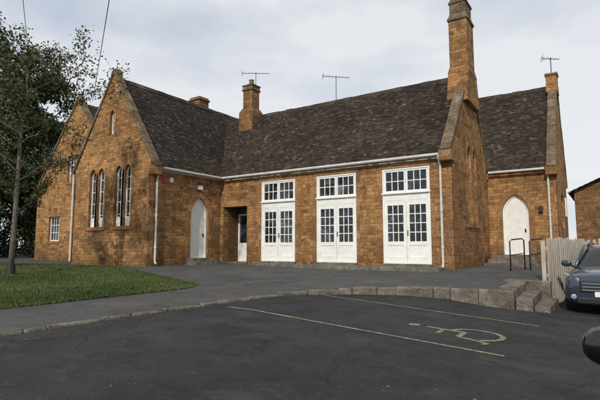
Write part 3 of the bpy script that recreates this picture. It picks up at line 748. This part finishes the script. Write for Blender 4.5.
# ------------------------------------------------------------------ cars
def car(name,loc,yaw,paint):
    C=empty(name); Mx=Matrix.Translation(loc)@Matrix.Rotation(yaw,4,'Z')
    def fin(o,sub=0,smooth=True):
        o.data.transform(Mx)
        if smooth: o.data.polygons.foreach_set('use_smooth',[True]*len(o.data.polygons))
        if sub: mm=o.modifiers.new('s','SUBSURF'); mm.levels=sub; mm.render_levels=sub
        return o
    CP=newmat(name+'_paint',paint,.25,.4); b=CP.node_tree.nodes['Principled BSDF']; b.inputs['Coat Weight'].default_value=1; b.inputs['Coat Roughness'].default_value=.04
    CG=newmat(name+'_glass',(.01,.012,.014),.03); CT=newmat(name+'_tyre',(.015,.015,.015),.85); CR=newmat(name+'_alloy',(.45,.46,.48),.3,.8)
    CL=newmat(name+'_lamp',(.55,.58,.6),.08,.6); CPL=newmat(name+'_plate',(.75,.75,.7),.5)
    st=[(2.22,.60,.36,.70),(2.19,.78,.26,.82),(2.05,.88,.22,.92),(1.75,.92,.21,.99),(1.2,.93,.2,1.04),(.85,.93,.2,1.07),(0,.935,.2,1.06),(-1.0,.935,.2,1.09),(-1.8,.92,.22,1.12),(-2.12,.87,.28,1.10),(-2.22,.74,.42,1.0)]
    V=[];F_=[]
    def prof(x,w,z0,z1):
        h=z1-z0; half=[(0,z0),(w*.6,z0),(w*.93,z0+.05),(w*.985,z0+h*.25),(w,z0+h*.55),(w*.975,z0+h*.82),(w*.90,z0+h*.96),(w*.62,z1+.01),(0,z1+.025)]
        return [(x,y,z) for y,z in half]+[(x,-y,z) for y,z in half[-2:0:-1]]
    for s_ in st: V+=prof(*s_)
    n=16
    for i in range(len(st)-1):
        for j in range(n): F_.append((i*n+j,i*n+(j+1)%n,(i+1)*n+(j+1)%n,(i+1)*n+j))
    F_+=[tuple(range(n)),tuple((len(st)-1)*n+j for j in range(n))[::-1]]
    o=obj('body',V,F_,CP,C,uv=False); bm=bmesh.new(); bm.from_mesh(o.data); bmesh.ops.recalc_face_normals(bm,faces=bm.faces); bm.to_mesh(o.data); bm.free(); fin(o,2)
    g=[(1.05,.80,.74,1.03,1.06),(.75,.84,.72,1.03,1.25),(.25,.86,.66,1.03,1.56),(-.1,.86,.66,1.03,1.62),(-1.1,.86,.65,1.03,1.63),(-1.7,.84,.62,1.03,1.56),(-2.05,.80,.60,1.03,1.22),(-2.15,.78,.62,1.03,1.08)]
    V=[];F_=[];mi=[]
    for x,wb,wt,z0,z1 in g:
        V+=[(x,wb,z0),(x,wb*.4+wt*.6,z0+(z1-z0)*.6),(x,wt,z1-.03),(x,wt*.6,z1),(x,-wt*.6,z1),(x,-wt,z1-.03),(x,-(wb*.4+wt*.6),z0+(z1-z0)*.6),(x,-wb,z0)]
    for i in range(len(g)-1):
        for j in range(7):
            F_.append((i*8+j,i*8+j+1,(i+1)*8+j+1,(i+1)*8+j))
            top=j in (2,3,4); 
            mi.append(0 if (top and 2<=i<=4) else 1)
    o=obj('greenhouse',V,F_,None,C,uv=False,mats=[CP,CG],midx=mi); bm=bmesh.new(); bm.from_mesh(o.data); bmesh.ops.recalc_face_normals(bm,faces=bm.faces); bm.to_mesh(o.data); bm.free(); fin(o,2)
    a=Acc()
    for sg in (1,-1):
        for seq in ([(1.06,.79,1.04),(.3,.68,1.56),(-.1,.665,1.615),(-1.1,.655,1.625),(-1.72,.63,1.55),(-2.1,.78,1.08)],[(-.35,.87,1.05),(-.4,.665,1.6)],[(-1.3,.86,1.08),(-1.4,.65,1.6)]):
            a.tube([(x,y*sg,z) for x,y,z in seq],.035,8)
    fin(a.obj('pillars',CP,C))
    a=Acc();r=Acc();h=Acc()
    for wx in (1.35,-1.33):
        for sg in (1,-1):
            y=sg*.80
            a.tube([(wx,y-.11*sg,.35),(wx,y-.09*sg,.35),(wx,y+.08*sg,.35),(wx,y+.125*sg,.35)],[.30,.35,.35,.31],28)
            h.tube([(wx,sg*.5,.38),(wx,sg*.925,.38)],.42,28)
            r.tube([(wx,y+.10*sg,.35),(wx,y+.13*sg,.35)],[.24,.22],28)
            for q in range(5):
                t=q*1.2566; h.obox((wx+.06*math.cos(t+.6),y+.131*sg,.35+.06*math.sin(t+.6)),(wx+.2*math.cos(t+.6),y+.131*sg,.35+.2*math.sin(t+.6)),(0,1,0),(-math.sin(t+.6),0,math.cos(t+.6)),-.004,.004,-.03,.03)
    fin(a.obj('tyres',CT,C)); fin(r.obj('alloy_wheels',CR,C)); fin(h.obj('wheel_arches',CT,C),smooth=False)
    a=Acc(); a.box(2.12,2.235,-.55,.55,.52,.78); a.box(2.10,2.225,-.62,.62,.27,.42); o=fin(a.obj('grille',BLACK,C),smooth=False); bevel(o,.03,2)
    a=Acc()
    for z in (.58,.65,.72): a.box(2.23,2.245,-.5,.5,z-.01,z+.01)
    fin(a.obj('grille_bars',CR,C),smooth=False)
    a=Acc(); a.box(2.236,2.25,-.26,.26,.44,.55); fin(a.obj('number_plate',CPL,C),smooth=False)
    a=Acc()
    for sg in (1,-1):
        a.obox((2.19,sg*.56,.75),(1.86,sg*.90,.86),(0,0,1),(.5,sg*.5,0),-.06,.07,-.03,.03)
        a.tube([(2.15,sg*.68,.42),(2.22,sg*.67,.42)],.06,12)
    o=fin(a.obj('headlamps',CL,C),smooth=False); bevel(o,.02,2)
    for sg in (1,-1):
        bpy.ops.mesh.primitive_uv_sphere_add(segments=24,ring_count=14); o=bpy.context.object; o.name='wing_mirror'; o.parent=C
        for v_ in o.data.vertices:
            x,y,z=v_.co; x=math.copysign(abs(x)**.8,x); z=math.copysign(abs(z)**.8,z); v_.co=(.78+x*.085-.03*(y*sg),sg*1.03+y*.125,1.12+z*.085)
        o.data.materials.append(CP); fin(o)
        a=Acc(); a.obox((.80,sg*.86,1.04),(.78,sg*.97,1.09),(1,0,0),(0,0,1),-.04,.04,-.02,.02); fin(a.obj('mirror_arm',BLACK,C),smooth=False)
    return C
car('parked_suv',Vector((.12,14.35,zlow(.2,14)+.006)),math.atan2(-1,-.10),(.035,.05,.075))
car('parked_car',Vector((1.03,1.50,zlow(1,2))),math.pi/2,(.006,.006,.008))

# ------------------------------------------------------------------ world, sun, camera
ts=Vector((.20,-.80,.54)).normalized()
w=bpy.data.worlds.new('World'); sc.world=w; w.use_nodes=True; nt=w.node_tree
bg=nt.nodes['Background']; bg.inputs['Strength'].default_value=.1
sk=nt.nodes.new('ShaderNodeTexSky'); sk.sky_type='NISHITA'; sk.sun_disc=False; sk.sun_elevation=math.asin(ts.z); sk.sun_rotation=math.atan2(ts.x,ts.y)
tcn=nt.nodes.new('ShaderNodeTexCoord'); mp=nt.nodes.new('ShaderNodeMapping'); mp.inputs['Scale'].default_value=(1,1,2.6)
nt.links.new(tcn.outputs['Generated'],mp.inputs['Vector'])
nz=nt.nodes.new('ShaderNodeTexNoise'); nz.inputs['Scale'].default_value=1.7; nz.inputs['Detail'].default_value=7; nz.inputs['Roughness'].default_value=.55; nt.links.new(mp.outputs[0],nz.inputs['Vector'])
r1=nt.nodes.new('ShaderNodeValToRGB'); r1.color_ramp.elements[0].position=.36; r1.color_ramp.elements[0].color=(.55,.62,.74,1); r1.color_ramp.elements[1].position=.58; r1.color_ramp.elements[1].color=(.90,.91,.93,1)
nt.links.new(nz.outputs['Fac'],r1.inputs['Fac'])
ml=nt.nodes.new('ShaderNodeVectorMath'); ml.operation='SCALE'; ml.inputs['Scale'].default_value=9.8; nt.links.new(r1.outputs['Color'],ml.inputs[0])
mx=nt.nodes.new('ShaderNodeMix'); mx.data_type='RGBA'; mx.inputs[0].default_value=.87
nt.links.new(sk.outputs[0],mx.inputs[6]); nt.links.new(ml.outputs[0],mx.inputs[7]); nt.links.new(mx.outputs[2],bg.inputs['Color'])
sl=bpy.data.lights.new('sun','SUN'); sl.energy=2.8; sl.angle=math.radians(1.0); sl.color=(1,.94,.84)
so=bpy.data.objects.new('sun',sl); so.rotation_euler=ts.to_track_quat('Z','Y').to_euler(); so.location=(0,-10,30); col.objects.link(so)
cd=bpy.data.cameras.new('camera'); cam=bpy.data.objects.new('camera',cd); col.objects.link(cam); sc.camera=cam
cam.location=(0,0,E); cam.rotation_euler=(math.radians(90+5.9),0,math.radians(33.7)); cd.sensor_width=36; cd.lens=27.9; cd.clip_end=6000; cd.clip_start=.05
